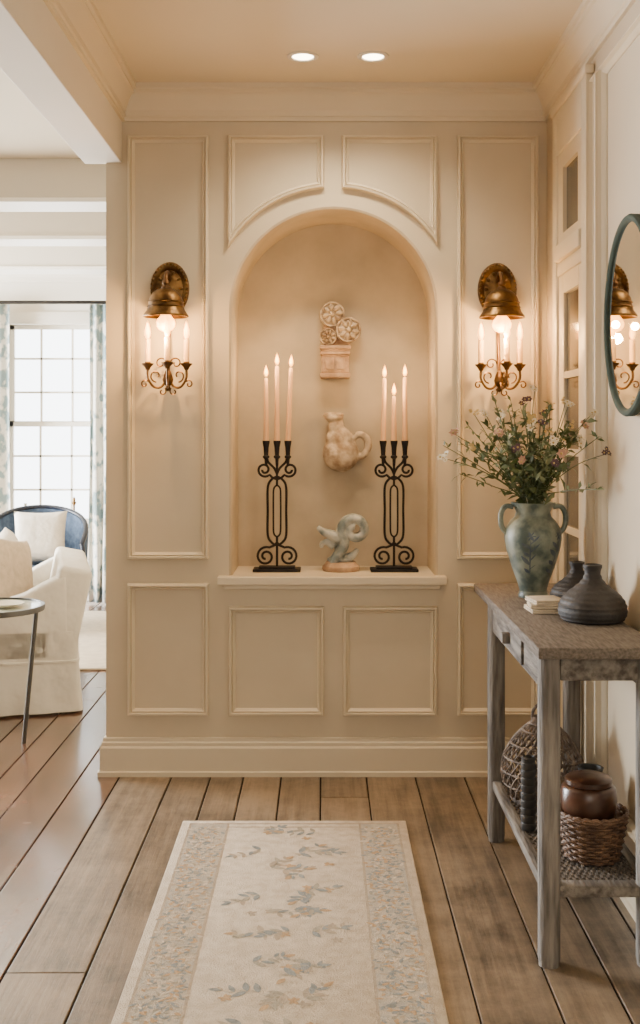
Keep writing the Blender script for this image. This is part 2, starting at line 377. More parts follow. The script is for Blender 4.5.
def curtain(x0, x1, label):
    bm = B(); n = 40; col = []
    for i in range(n+1):
        u = i/n; px = x0+(x1-x0)*u; py = .028*math.sin(u*PI*9)
        col.append([bm.verts.new((px+.012*math.sin(k*.7+i*.4)*(k/8), 8.90+py*(.6+.4*k/8), 2.375-k*2.36/8)) for k in range(9)])
    for p, q in zip(col, col[1:]):
        for k in range(8): bm.faces.new((p[k], q[k], q[k+1], p[k+1]))
    o = obj('curtain', bm, M['curt'], ang=180); s = o.modifiers.new('s','SOLIDIFY'); s.thickness = .003
    tag(o, label, 'curtain')
curtain(-1.84, -1.5, 'blue-green floral curtain hanging at right of the bright window')
curtain(-2.95, -2.47, 'blue-green floral curtain at the photo\'s left edge beside window')
bm = B(); tube(bm, [(-3.05,8.90,2.39),(-1.4,8.90,2.39)], .014, 10); ell(bm, (-3.07,8.9,2.39), .026); ell(bm, (-1.38,8.9,2.39), .026)
for xx in (-2.99,-1.46): tube(bm, [(xx,8.9,2.39),(xx,9.1,2.39)], .008)
tag(obj('curtain_rod', bm, M['black']), 'dark curtain rod above the living room window', 'curtain rod')

# ------------------------------------------------------------------ recessed lights
YD = 4.12
for k, xx in enumerate((-.07, .187)):
    t = thing('recessed_light', ('left','right')[k]+' one of the two round lit ceiling downlights', 'ceiling light', (xx,YD,ZC), 0, 'recessed ceiling downlights')
    bm = B(); lathe(bm, [(.058,0),(.058,-.004),(.052,-.007),(.042,-.006),(.038,-.001),(.038,0)], 32); obj('trim_ring', bm, M['white'], t)
    bm = B(); lathe(bm, [(0,-.003),(.0385,-.003),(.0385,0)], 32); obj('lens', bm, M['led'], t)

# ------------------------------------------------------------------ sconces
ARMS = ((-.076,-.085),(.076,-.085),(.012,-.165))
def make_sconce(label):
    t = thing('wall_sconce', label, 'wall lamp', (0,0,0), 0, 'brass sconces beside the niche')
    rx = Matrix.Rotation(PI/2, 4, 'X')
    bm = B()
    sc = Matrix.Diagonal((1,1,1.38,1))
    lathe(bm, [(0,.024),(.034,.022),(.040,.017),(.054,.014),(.060,.021),(.068,.023),(.075,.016),(.078,.006),(.078,0)], 36, mtx=sc @ rx)
    for i in range(34):
        a = 2*PI*i/34; ell(bm, (.070*math.cos(a), -.02, .0965*math.sin(a)), .0065, 8)
    for i in range(10):
        a = 2*PI*i/10; ell(bm, (.046*math.cos(a), -.014, .0635*math.sin(a)), (.010,.008,.006), 8, rot=Matrix.Rotation(-a, 4, 'Y'))
    obj('back_plate', bm, M['brass'], t)
    bm = B(); tube(bm, smooth_path([(0,-.02,.03),(0,-.05,.055),(0,-.09,.052),(0,-.118,.03),(0,-.12,-.01)]), .008, 10)
    lathe(bm, [(0,.02),(.012,.018),(.015,.008),(.011,.0),(.018,-.008),(.018,-.020),(0,-.022)], 20, c=(0,-.12,-.0))
    obj('arm', bm, M['bronze'], t)
    bm = B(); pr = [(.016,-.012),(.034,-.017),(.051,-.030),(.062,-.048),(.067,-.066),(.069,-.082),(.075,-.100),(.084,-.112),(.088,-.119),(.088,-.124)]
    lathe(bm, pr+[(.084,-.124)]+[(r-.004, z-.003) for r, z in pr[::-1][2:]], 40, c=(0,-.12,0))
    for zz, r in ((-.066,.068),(-.084,.071)): lathe(bm, [(r,zz+.003),(r+.003,zz),(r,zz-.003)], 40, c=(0,-.12,0))
    obj('lamp_shade', bm, M['brass'], t)
    bm = B(); lathe(bm, [(0,-.182),(.012,-.180),(.026,-.173),(.035,-.161),(.037,-.148),(.032,-.134),(.020,-.118),(.014,-.10),(.012,-.07),(0,-.07)], 28, c=(0,-.12,0)); obj('bulb', bm, M['bulb'], t)
    bm = B(); tube(bm, smooth_path([(0,-.018,-.07),(0,-.026,-.16),(0,-.04,-.25),(0,-.055,-.34)]), .007, 10)
    lathe(bm, [(0,.02),(.01,.015),(.016,0),(.022,-.02),(.018,-.036),(.008,-.046),(.011,-.054),(.007,-.062),(0,-.068)], 20, c=(0,-.06,-.345))
    for s in (-1,1):
        sp = spiral(s*.030, -.300, .024, .006, (PI if s > 0 else 0), (PI if s > 0 else 0)-s*PI*2.2, 18, y=-.045)
        tube(bm, sp, .0032, 6)
        sp = spiral(s*.022, -.412, .016, .005, (PI*.7 if s > 0 else PI*.3), (PI*.7 if s > 0 else PI*.3)+s*PI*1.7, 14, y=-.058)
        tube(bm, sp, .0030, 6)
    obj('stem', bm, M['bronze'], t)
    for cx, cy in ARMS:
        dx, dy = cx, cy+.06
        bm = B()
        tube(bm, smooth_path([(0,-.06,-.35),(dx*.3,-.06+dy*.3,-.392),(dx*.7,-.06+dy*.7,-.394),(dx,cy,-.360),(dx,cy,-.325)]), .0050, 8)
        L_ = math.hypot(dx,dy); ux, uy = dx/L_, dy/L_
        sp = spiral(.58*L_, -.350, .026, .008, -PI/2, PI*1.2, 18)
        tube(bm, [(p[0]*ux, -.06+p[0]*uy, p[2]) for p in sp], .0034, 6)
        sp = [(L_*.9,0,-.376)]+spiral(L_*1.0+.012, -.384, .015, .005, PI*.6, -PI*1.2, 14)
        tube(bm, [(p[0]*ux, -.06+p[0]*uy, p[2]) for p in sp], .0032, 6)
        lathe(bm, [(0,-.33),(.008,-.328),(.012,-.318),(.022,-.308),(.024,-.303),(.012,-.304),(.012,-.296),(0,-.296)], 20, c=(cx,cy,0))
        obj('candle_arm', bm, M['bronze'], t)
        bm = B(); lathe(bm, [(0,-.302),(.0112,-.302),(.0112,-.210),(.0100,-.207),(0,-.207)], 16, c=(cx,cy,0)); cn = obj('candle_sleeve', bm, M['sleeve'], t)
        bm = B(); lathe(bm, [(0,-.207),(.006,-.204),(.0120,-.188),(.0105,-.171),(.005,-.148),(0,-.135)], 14, c=(cx,cy,0)); obj('candle_bulb', bm, M['bulb'], cn)
    return t
s1 = make_sconce('brass bell-shaded sconce with three candle lights, left of the niche')
s1.location = (X(170), YW, Z(289))
s2 = copy_tree(s1); s2.location = (X(497), YW, Z(290)); s2['label'] = 'brass bell-shaded sconce with three candle lights, right of the niche'

# ------------------------------------------------------------------ candelabra + candles
def make_candelabrum(label):
    t = thing('candelabrum', label, 'candelabrum', (0,0,0), 0, 'iron candelabra in the niche')
    bm = B(); bx(bm, -.098, .098, -.05, .05, .0, .012, bev=.003); bx(bm, -.075, .075, -.035, .035, .012, .020, bev=.003); obj('base', bm, M['iron'], t)
    r = .0050
    bm = B()
    for s in (-1,1):
        tube(bm, smooth_path([(0,0,.105),(s*.022,0,.118),(s*.038,0,.15),(s*.038,0,.25),(s*.038,0,.345),(s*.022,0,.378),(0,0,.39)]), r, 8)
        tube(bm, smooth_path([(0,0,.14),(s*.013,0,.155),(s*.015,0,.2),(s*.015,0,.30),(s*.013,0,.34),(0,0,.355)]), r*.75, 8)
    tube(bm, [(0,0,.018),(0,0,.145)], r, 8); tube(bm, [(0,0,.35),(0,0,.44)], r, 8)
    obj('frame', bm, M['iron'], t)
    for s in (-1,1):
        bm = B()
        sp = [(s*p[0],p[1],p[2]) for p in spiral(.046, .060, .040, .010, PI*.62, PI*.62-PI*3.1, 30)]
        tube(bm, smooth_path([(0,0,.118),(s*.010,0,.106)], 3)+sp, r, 8)
        obj('lower_scroll', bm, M['iron'], t)
        bm = B()
        sp = [(s*p[0],p[1],p[2]) for p in spiral(.052, .418, .030, .009, -PI*.75, PI*2.0, 30)]
        tube(bm, smooth_path([(0,0,.378),(s*.018,0,.385)], 3)+sp, r, 8)
        tube(bm, smooth_path([(0,0,.40),(s*.012,0,.425),(s*.036,0,.45),(s*.042,0,.475)]), r, 8)
        obj('upper_scroll', bm, M['iron'], t)
    for cx in (-.045, 0, .045):
        bm = B(); lathe(bm, [(0,.435),(.006,.435),(.007,.462),(.014,.468),(.014,.474),(.009,.478),(.011,.51),(.015,.532),(.015,.538),(.012,.538),(.012,.52),(0,.52)], 18, c=(cx,0,0)); obj('candle_cup', bm, M['iron'], t)
    return t
YC = 4.645
c1 = make_candelabrum('black wrought iron scroll candelabrum on the left of the niche sill')
c1.location = ((277-CX)*YC/F, YC, .798)
c2 = copy_tree(c1); c2.location = ((394-CX)*YC/F, YC, .798); c2['label'] = 'black wrought iron scroll candelabrum on the right of the niche sill'
def candle(x, z, h, label, tilt=0):
    bm = B(); lathe(bm, [(0,0),(.0112,0),(.0112,.02),(.0085,h-.006),(.006,h),(0,h-.002)], 18)
    o = obj('taper_candle', bm, M['wax']); o.location = (x, YC, z); o.rotation_euler = (0, tilt, 0)
    tag(o, label, 'candle', 'lit taper candles in the niche')
    bm = B(); tube(bm, [(0,0,h-.003),(.001,0,h+.010)], .0012, 6); obj('wick', bm, M['wick'], o)
    bm = B(); lathe(bm, [(0,h+.003),(.006,h+.009),(.0092,h+.019),(.0078,h+.031),(.0038,h+.044),(0,h+.056)], 14); obj('flame', bm, M['flame'], o)
    p = Vector((x+math.sin(tilt)*h, YC-.03, z+h+.03))
    l = bpy.data.lights.new('candle_light', 'POINT'); l.energy = .9; l.color = (1,.60,.25); l.shadow_soft_size = .02
    lo = bpy.data.objects.new('candle_light', l); lo.location = p; C.objects.link(lo)
zc = .798+.521
x1, x2 = c1.location.x, c2.location.x
candle(x1-.045, zc, .275, 'leftmost lit peach taper in the left iron candelabrum', -.0)
candle(x1, zc, .325, 'middle lit peach taper in the left iron candelabrum', .0)
candle(x1+.045, zc, .318, 'right-hand lit peach taper in the left iron candelabrum', .04)
candle(x2-.045, zc, .275, 'left-hand lit peach taper in the right iron candelabrum', .02)
candle(x2, zc, .20, 'short middle lit taper in the right iron candelabrum', .0)
candle(x2+.045, zc, .278, 'rightmost lit peach taper in the right iron candelabrum', .0)

# ------------------------------------------------------------------ niche ornaments
t = thing('rosette_bracket', 'weathered plaster bracket with round rosettes hung highest in the niche', 'wall ornament', (.056, nb, 1.60))
bm = B()
bx(bm, -.064, .064, -.075, 0, .0, .022, bev=.005); bx(bm, -.058, .058, -.068, 0, .022, .098, bev=.004)
bx(bm, -.064, .064, -.078, 0, .098, .112, bev=.004); bx(bm, -.060, .060, -.072, 0, .112, .122, bev=.003); bx(bm, -.066, .066, -.080, 0, .122, .138, bev=.005)
bx(bm, -.040, -.006, -.075, -.06, .034, .086, bev=.004); bx(bm, .006, .040, -.075, -.06, .034, .086, bev=.004)
prism(bm, [(-.045,.135),(.060,.135),(.075,.185),(.045,.235),(.015,.30),(-.035,.30),(-.050,.22)], -.03, 0, bev=.008)
obj('block', bm, M['terra'], t)
rxm = Matrix.Rotation(PI/2, 4, 'X')
jr = random.Random(2)
def rosette(c, r):
    bm = B(); n = 8; ph = jr.uniform(0, 1)
    lathe(bm, [(0,.004),(r*.60,.006),(r*.80,.002),(r*.86,.010),(r*.95,.011),(r,.003),(r,-.026),(0,-.026)], 44, c=c, mtx=rxm)
    for k in range(n):
        a = 2*PI*k/n+ph; q = jr.uniform(.92,1.1)
        ell(bm, (c[0]+r*.54*math.cos(a), c[1]-.005, c[2]+r*.54*math.sin(a)), (r*.33*q, .014, r*.19*q), 14, rot=Matrix.Rotation(-a, 4, 'Y'))
    ell(bm, (c[0], c[1]-.010, c[2]), (r*.22, .015, r*.22), 14)
    obj('rosette', bm, M['plaster'], t)
rosette((-.012, -.036, .272), .054); rosette((.056, -.050, .205), .054); rosette((-.030, -.046, .176), .036)
# jug fragment
bm = B()
ell(bm, (-.012,-.045,-.045), (.078,.055,.078)); ell(bm, (-.018,-.045,.010), (.060,.045,.060)); ell(bm, (-.032,-.045,.065), (.034,.032,.05))
ell(bm, (-.040,-.045,.106), (.040,.036,.020)); ell(bm, (-.060,-.045,.118), (.030,.024,.013)); ell(bm, (-.028,-.045,.120), (.030,.032,.010))
tube(bm, smooth_path([(.030,-.045,.005),(.058,-.05,.034),(.092,-.05,.026),(.104,-.05,-.012),(.090,-.05,-.046),(.055,-.045,-.064)]), taper([.013,.015,.016,.016,.015,.015]), 12)
bx(bm, -.03, .03, -.05, 0, -.06, .03)
o = obj('pitcher_fragment', bm, M['plaster']); o.location = (.092, nb, 1.325); remesh(o, .0042, 2)
tag(o, 'mottled beige jug fragment with looped handle mounted mid niche', 'wall ornament')
t = thing('sculpture', 'small grey-blue twisted scroll sculpture on a round base between the candelabra', 'sculpture', (.078, 4.665, .798))
bm = B(); lathe(bm, [(0,0),(.074,0),(.078,.008),(.076,.02),(.066,.028),(.062,.036),(0,.038)], 32); obj('base', bm, M['terra'], t)
bm = B()
# a broad twisted band climbs from the base, leans right and rolls over into a tight volute
for q in range(4):
    off = (-.027, -.009, .009, .027)[q]
    rise = smooth_path([(-.020+off*.6,off*.9,.032),(-.006+off*.1,off,.070),(.004-off*.35,off,.110),(.006,off,.150)], 6)
    sp = spiral(.058, .168, .056, .016, PI*1.08, PI*1.08-PI*2.6, 34, y=off)
    path = rise[:-1]+sp
    tube(bm, path, [.024-.009*i/len(path) for i in range(len(path))], 12)
# a flat lip sweeps out to the left from the middle of the band
for q in range(3):
    off = (-.016, 0, .016)[q]
    tube(bm, smooth_path([(.004,off,.120),(-.034,off-.006,.146),(-.070,off-.010,.160),(-.096,off-.012,.182)], 6), taper([.024,.020,.015,.008]), 12)
tube(bm, smooth_path([(-.03,0,.100),(-.058,-.010,.118),(-.078,-.012,.112),(-.080,-.012,.094)], 6), taper([.018,.014,.011,.007]), 10)
tube(bm, smooth_path([(.010,0,.045),(.046,-.010,.062),(.070,-.010,.090)], 6), taper([.022,.017,.008]), 12)
ell(bm, (-.002,0,.046), (.056,.040,.018))
o = obj('figure', bm, M['bluest'], t); remesh(o, .0032, 2)

# ------------------------------------------------------------------ mirror (its near edge hangs a touch off the wall)
t = thing('round_mirror', 'round mirror in a grey-green frame on the right wall', 'mirror', (XR-.024, 3.205, 1.705), math.radians(-2.2))
ry = Matrix.Rotation(-PI/2, 4, 'Y')
R = .286
bm = B(); lathe(bm, [(R,-.010),(R,0),(R+.001,.007),(R-.003,.013),(R-.010,.015),(R-.016,.013),(R-.021,.008),(R-.022,.004),(R-.022,-.01)], 72, mtx=ry); obj('frame', bm, M['mframe'], t)
bm = B(); lathe(bm, [(0,.004),(R-.021,.004),(R-.021,-.01)], 72, mtx=ry); obj('mirror_glass', bm, M['mirror'], t)

# ------------------------------------------------------------------ console table
TZ = .828
t = thing('console_table', 'grey weathered wooden console table with a lower shelf on right', 'table', (.72, 3.45, 0))
bm = B(); bx(bm, -.172, .150, -.60, .61, TZ-.03, TZ, bev=.005); obj('tabletop', bm, M['wovn'], t)
for lx, ly in ((-.134,-.545),(-.134,.335),(.120,-.545),(.120,.335)):
    bm = B(); n = 24
    rg = []
    for z in (0,.004,.02,.2,.4,.6,.72,TZ-.03):
        s = .0285 if .004 < z else .026
        ring = []
        for i in range(n):
            a = 2*PI*i/n; k = 1/(abs(math.cos(a))**2.4+abs(math.sin(a))**2.4)**(1/2.4)
            ring.append(bm.verts.new((lx+s*k*math.cos(a)*(1+.02*math.sin(z*23+a*2)), ly+s*k*math.sin(a)*(1+.02*math.cos(z*19+a)), z)))
        rg.append(ring)
    for p, q in zip(rg, rg[1:]):
        for i in range(n): bm.faces.new((p[i], p[(i+1) % n], q[(i+1) % n], q[i]))
    bm.faces.new(rg[0][::-1]); bm.faces.new(rg[-1])
    obj('leg', bm, M['woodv'], t)
for nm, a in (('apron',(-.150,-.126,-.517,.307)),('apron',(.114,.136,-.517,.307))):
    bm = B(); bx(bm, a[0], a[1], a[2], a[3], .705, TZ-.03, bev=.003); obj(nm, bm, M['wood'], t)
for ly in (-.558, .335):
    bm = B(); bx(bm, -.106, .092, ly-.0, ly+.024, .735, TZ-.03, bev=.003); obj('apron', bm, M['wood'], t)
bm = B(); bx(bm, -.158, -.150, -.27, .16, .715, .790, bev=.002); dr = obj('drawer_front', bm, M['wood'], t)
bm = B(); bx(bm, -.182, -.157, -.085, -.055, .74, .772, bev=.005); obj('knob', bm, M['woodv'], dr)
bm = B(); bx(bm, -.150, -.122, -.517, .307, .178, .208, bev=.004); bx(bm, .112, .140, -.517, .307, .178, .208, bev=.004)
bx(bm, -.150, .140, -.56, -.517, .178, .208, bev=.004); bx(bm, -.150, .140, .307, .36, .178, .208, bev=.004)
obj('shelf_frame', bm, M['wood'], t)
bm = B(); nyy = 46
bx(bm, -.122, .112, -.517, .307, .186, .196)
for i in range(nyy):
    y0 = -.517+.824*i/nyy
    for k in range(28):
        xa = -.122+.234*k/28
        bx(bm, xa+.0006, xa+.234/28-.0006, y0+.0008, y0+.0165, .195, .2015+(.004 if (k+i) % 2 else 0))
obj('woven_shelf', bm, M['wovn'], t)

# vase
VX, VY = .698, 3.72
t = thing('urn_vase', 'green glazed two-handled urn full of wildflowers on the console', 'vase', (VX,VY,TZ))
po = [(0,0),(.048,0),(.050,.010),(.044,.022),(.052,.05),(.070,.10),(.087,.155),(.094,.195),(.090,.228),(.074,.252),(.060,.266),(.056,.280),(.062,.296),(.072,.308),(.074,.313)]
bm = B(); lathe(bm, po+[(.068,.312),(.055,.296),(.050,.28),(.054,.266),(.068,.248),(.082,.22),(.084,.19),(.06,.10),(.03,.03),(0,.03)], 40); obj('body', bm, M['vase'], t)
for s in (-1,1):
    bm = B(); tube(bm, smooth_path([(s*.066,0,.298),(s*.090,0,.300),(s*.106,0,.275),(s*.104,0,.235),(s*.086,0,.21)]), .009, 10); obj('handle', bm, M['vase'], t)
bm = B()
def vr(z):
    for (r0,z0),(r1,z1) in zip(po[4:], po[5:]):
        if z0 <= z <= z1: return r0+(r1-r0)*(z-z0)/(z1-z0)
    return .06
def vleaf(a0, z0, a1, z1, wd):
    n = 6; L0 = []; R0 = []
    for i in range(n+1):
        u = i/n; a = a0+(a1-a0)*u; z = z0+(z1-z0)*u; hw = wd*math.sin(PI*u)*.5+.0006
        for lst, s in ((L0,-1),(R0,1)):
            aa = a+s*hw/.09*math.cos(.6); zz = z+s*hw*.4; r = vr(zz)+.0012
            lst.append(bm.verts.new((r*math.cos(aa), r*math.sin(aa), zz)))
    for i in range(n): bm.faces.new((L0[i],R0[i],R0[i+1],L0[i+1]))
rz_ = random.Random(4)
for base in (-PI/2-.35, -PI/2+.75, -PI/2+2.0, -PI/2-2.0):
    vleaf(base, .07, base+.1, .205, .006)
    for q in range(8):
        u = q/8; z0 = .085+.11*u; sg = 1 if q % 2 else -1
        vleaf(base+.1*u, z0, base+.1*u+sg*rz_.uniform(.22,.34), z0+rz_.uniform(.015,.035), rz_.uniform(.012,.018))
    for q in range(6):
        a = q*PI/3; vleaf(base+.1, .208, base+.1+.17*math.cos(a), .208+.016*math.sin(a), .008)
obj('painted_leaves', bm, M['vdeco'], t)

# wildflowers
rf = random.Random(11)
kinds = [('wildflower','leafy green sprig fanning out of the green urn','leafy sprigs in the urn'),
         ('wildflower','stem of small white blossoms rising from the green urn','white wildflowers in the urn'),
         ('wildflower','stem of soft coral pink blooms rising from the green urn','pink wildflowers in the urn'),
         ('wildflower','stem of tiny yellow flowers rising from the green urn','yellow wildflowers in the urn'),
         ('wildflower','stem of dark purple blooms rising from the green urn','purple wildflowers in the urn')]
def leafq(bm, p, d, up, l, w):
    d = d.normalized(); s = d.cross(up)
    if s.length < 1e-3: s = Vector((1,0,0))
    s.normalize(); n = s.cross(d)
    a = bm.verts.new(p); b = bm.verts.new(p+d*l*.5+s*w*.5+n*w*.15); c = bm.verts.new(p+d*l-n*l*.12); e = bm.verts.new(p+d*l*.5-s*w*.5+n*w*.15); m = bm.verts.new(p+d*l*.5)
    bm.faces.new((a,b,m)); bm.faces.new((b,c,m)); bm.faces.new((c,e,m)); bm.faces.new((e,a,m))
def bloom(bm, p, d, r, n=6):
    d = d.normalized(); s = d.orthogonal().normalized(); q = d.cross(s)
    for k in range(n):
        a = 2*PI*k/n+rf.random()*.3; v = s*math.cos(a)+q*math.sin(a)
        leafq(bm, p, v+d*.35, d, r, r*.8)
    ell(bm, p+d*r*.15, r*.26, 8, mi=1)
def rv(s=1): return Vector((rf.uniform(-1,1), rf.uniform(-1,1), rf.uniform(-1,1)))*s
def wildflower(tip, k):
    a = math.atan2(tip.y-VY, tip.x-VX)
    base = Vector((VX+rf.uniform(-.02,.02), VY+rf.uniform(-.02,.02), TZ+.16)); mouth = Vector((VX+.038*math.cos(a)*rf.random(), VY+.038*math.sin(a)*rf.random(), TZ+.315))
    mid = (mouth*.5+tip*.5)+Vector((0,0,.05*rf.random()))+rv(.012)
    pts = smooth_path([base, mouth, mid, tip], 6)
    bm = B(); tube(bm, pts, [.0024-.0012*i/len(pts) for i in range(len(pts))], 5)
    name, lab, grp = kinds[k]
    root = obj(name, bm, M['stem']); tag(root, lab, 'flower', grp)
    bm = B()
    lm = M['leaf'] if rf.random() < .6 else M['leaf2']
    nl = 22 if k == 0 else 11
    for i in range(nl):
        f = rf.uniform(.36, 1.0) if k == 0 else rf.uniform(.36, .86)
        idx = min(int(f*(len(pts)-1)), len(pts)-2)
        p = pts[idx].lerp(pts[idx+1], rf.random()); tg = (pts[idx+1]-pts[idx]).normalized()
        dd = (tg*.5+rv(1.0)+Vector((0,0,.1))).normalized()
        l = rf.uniform(.022,.056)*(1.15-.4*f); leafq(bm, p, dd, rv(1)+Vector((0,0,1.2)), l, l*rf.uniform(.30,.5))
    for v in bm.verts: v.co.x = min(v.co.x, .895)
    obj('foliage', bm, lm, root)
    if k:
        bm = B(); tg = (pts[-1]-pts[-3]).normalized()
        cnt = {1:4,2:2,3:7,4:3}[k]; rad = {1:.0125,2:.015,3:.007,4:.013}[k]
        for j in range(cnt):
            q = tip+(rv(.014) if j else Vector()); bloom(bm, q, tg*.5+Vector((0,-.6,.3))+rv(.4), rad*rf.uniform(.75,1.15), 6)
        for v in bm.verts: v.co.x = min(v.co.x, .893)
        obj('bloom', bm, [M[('','petw','petp','pety','petv')[k]], M['pety']], root)
N_ = 0
special = [(Vector((.39,3.62,1.29)),1),(Vector((.42,3.60,1.37)),2),(Vector((.70,3.70,1.52)),1),(Vector((.86,3.38,1.31)),4),(Vector((.83,3.4,1.20)),0),(Vector((.62,3.7,1.48)),0),(Vector((.44,3.6,1.24)),0),(Vector((.78,3.6,1.47)),3),(Vector((.39,3.62,1.33)),0),(Vector((.85,3.45,1.36)),0),(Vector((.49,3.62,1.43)),3),(Vector((.55,3.62,1.49)),0),(Vector((.84,3.5,1.43)),1),
 (Vector((.58,3.6,1.36)),0),(Vector((.66,3.55,1.40)),1),(Vector((.62,3.5,1.28)),2),(Vector((.75,3.5,1.26)),0),(Vector((.72,3.5,1.34)),1),(Vector((.54,3.5,1.32)),0)]
for p, k in special: wildflower(p, k)
while N_ < 52:
    a = rf.uniform(0, 2*PI); rho = .26*math.sqrt(rf.random())
    x_ = VX+rho*math.cos(a)*1.08; y_ = VY-.03+rho*math.sin(a)
    if x_ > .865: continue
    h = .31*math.sqrt(max(0, 1-(rho/.285)**2))*rf.uniform(.5,1.06)+.04
    wildflower(Vector((x_, y_, TZ+.315+h)), rf.choice([0,0,0,0,0,0,1,1,1,2,3,3,4])); N_ += 1

# folded linens
for k, (dz, rz, lab) in enumerate(((0,.05,'cream folded cloth at the bottom of the stack beside black jugs'),(.014,-.08,'cream folded cloth in the middle of the stack beside black jugs'),(.027,.16,'cream folded cloth on top of the stack beside black jugs'))):
    bm = B(); s = 1-.06*k
    bx(bm, -.055*s, .055*s, -.06*s, .06*s, 0, .0068, bev=.003, seg=2); bx(bm, -.054*s, .053*s, -.058*s, .06*s, .0066, .0132, bev=.003, seg=2)
    o = obj('folded_cloth', bm, M['linen']); o.location = (.682, 3.43, TZ+dz); o.rotation_euler.z = rz; tag(o, lab, 'cloth', 'folded cloths on the console')

def jug(x, y, s, label):
    pr = [(0,0),(.080,0),(.093,.006),(.101,.024),(.099,.044),(.091,.062),(.077,.077),(.059,.090),(.043,.102),(.031,.114),(.025,.126),(.0235,.137),(.025,.145),(.028,.150),(.028,.157),(.021,.159),(.016,.150),(0,.145)]
    out = []
    for (r0,z0),(r1,z1) in zip(pr[2:11], pr[3:12]):
        for q in range(6):
            u = q/6; z = z0+(z1-z0)*u; out.append((r0+(r1-r0)*u+.0012*math.sin(z*2*PI/.0135), z))
    bm = B(); lathe(bm, [(r*s, z*s*1.05) for r, z in pr[:2]+out+pr[11:]], 40)
    o = obj('stoneware_jug', bm, M['stone']); o.location = (x, y, TZ); tag(o, label, 'jug', 'black stoneware jugs on the console')
jug(.784, 3.26, .98, 'larger squat black stoneware jug at front of the pair')
jug(.800, 3.53, .84, 'smaller black stoneware jug behind the other near the urn')

# lower shelf things
SZ = .2085
def weave(bm, rfun, z0, z1, nr, nst, rt, sq=1):
    for k in range(nr):
        z = z0+(z1-z0)*k/(nr-1); n = nst*3
        pts = []
        for i in range(n):
            a = 2*PI*i/n; r = rfun((z-z0)/(z1-z0))+rt*.9*math.cos(nst/2*a*2/2+PI*(k % 2))
            pts.append((r*math.cos(a), r*math.sin(a), z))
        tube(bm, pts, rt, 5, closed=True)
    for i in range(nst):
        a = 2*PI*(i+.5)/nst
        tube(bm, [(rfun(u)*math.cos(a), rfun(u)*math.sin(a), z0+(z1-z0)*u) for u in [q/8 for q in range(9)]], rt*.8, 5)
BX_, BY_ = .742, 3.09
t = thing('wicker_basket', 'small tapered dark wicker basket holding a brown jar on lower shelf', 'basket', (BX_,BY_,SZ))
bm = B(); rb = lambda u: .070+.022*u
weave(bm, rb, .005, .120, 14, 24, .0045); lathe(bm, [(0,.003),(.068,.003),(.0685,.006),(.089,.115),(.086,.115),(.065,.009),(0,.009)], 36)
obj('body', bm, M['wick1'], t)
bm = B()
for i in range(2):
    tube(bm, [((.093)*math.cos(2*PI*k/60), .093*math.sin(2*PI*k/60), .124+.005*math.sin(2*PI*k/60*12+PI*i)) for k in range(60)], .006, 6, closed=True)
obj('rim', bm, M['wick1'], t)
t = thing('glazed_jar', 'dark brown glazed squat lidded jar sitting in the wicker basket', 'jar', (BX_-.010,BY_,SZ+.0095))
bm = B(); lathe(bm, [(0,0),(.04,0),(.055,.02),(.063,.06),(.069,.10),(.075,.135),(.0765,.160),(.073,.182),(.066,.190),(.060,.192),(0,.193)], 40); obj('body', bm, M['copper'], t)
bm = B(); lathe(bm, [(.058,.191),(.064,.194),(.064,.206),(.058,.211),(.02,.213),(0,.213)], 36); obj('lid', bm, M['copper'], t)
t = thing('wicker_bottle_basket', 'rounded open-weave grey-brown basket with narrow top at shelf\'s far end', 'basket', (.697,3.56,SZ))
def rd(u): return .012+.115*(math.sin(PI*min(1,.22+u*.80))**.75) if u < .97 else .026
bm = B(); hz = .265
for sgn in (-1,1):
    for i in range(30):
        a0 = 2*PI*i/30
        tube(bm, [((rd(u)+sgn*.0015)*math.cos(a0+sgn*1.5*u), (rd(u)+sgn*.0015)*math.sin(a0+sgn*1.5*u), .006+(hz-.006)*u) for u in [q/16 for q in range(17)]], .0028, 5)
for u in (.0,.02,.04,.2,.36,.52,.68,.84,.92,.96):
    tube(bm, [(rd(u)*math.cos(2*PI*k/48), rd(u)*math.sin(2*PI*k/48), .006+(hz-.006)*u) for k in range(48)], .0038, 6, closed=True)
lathe(bm, [(0,.002),(rd(0),.002),(rd(0),.008),(0,.008)], 36)
obj('body', bm, M['wick2'], t)
bm = B(); tube(bm, smooth_path([(-.030,0,.252),(-.028,0,.285),(0,0,.308),(.028,0,.285),(.030,0,.252)]), .005, 8); obj('handle', bm, M['wick2'], t)
bm = B(); pr = [(0,0),(.019,0)]
for k in range(9): pr += [(.022,.006+k*.022),(.022,.020+k*.022),(.0195,.023+k*.022)]
pr += [(.021,.21),(.016,.214),(.014,.2),(0,.2)]
lathe(bm, pr, 24); o = obj('ribbed_jar', bm, M['dark']); o.location = (.605,3.30,SZ); tag(o, 'tall thin ribbed black jar standing on the front edge of lower shelf', 'jar')
bm = B(); lathe(bm, [(0,0),(.045,0),(.052,.02),(.054,.12),(.044,.15),(.034,.165),(.038,.18),(.03,.18),(.028,.165),(0,.16)], 28)
o = obj('clay_jar', bm, M['dark']); o.location = (.79,3.31,SZ); tag(o, 'dark clay jar on lower shelf behind the basket with brown jar', 'jar')

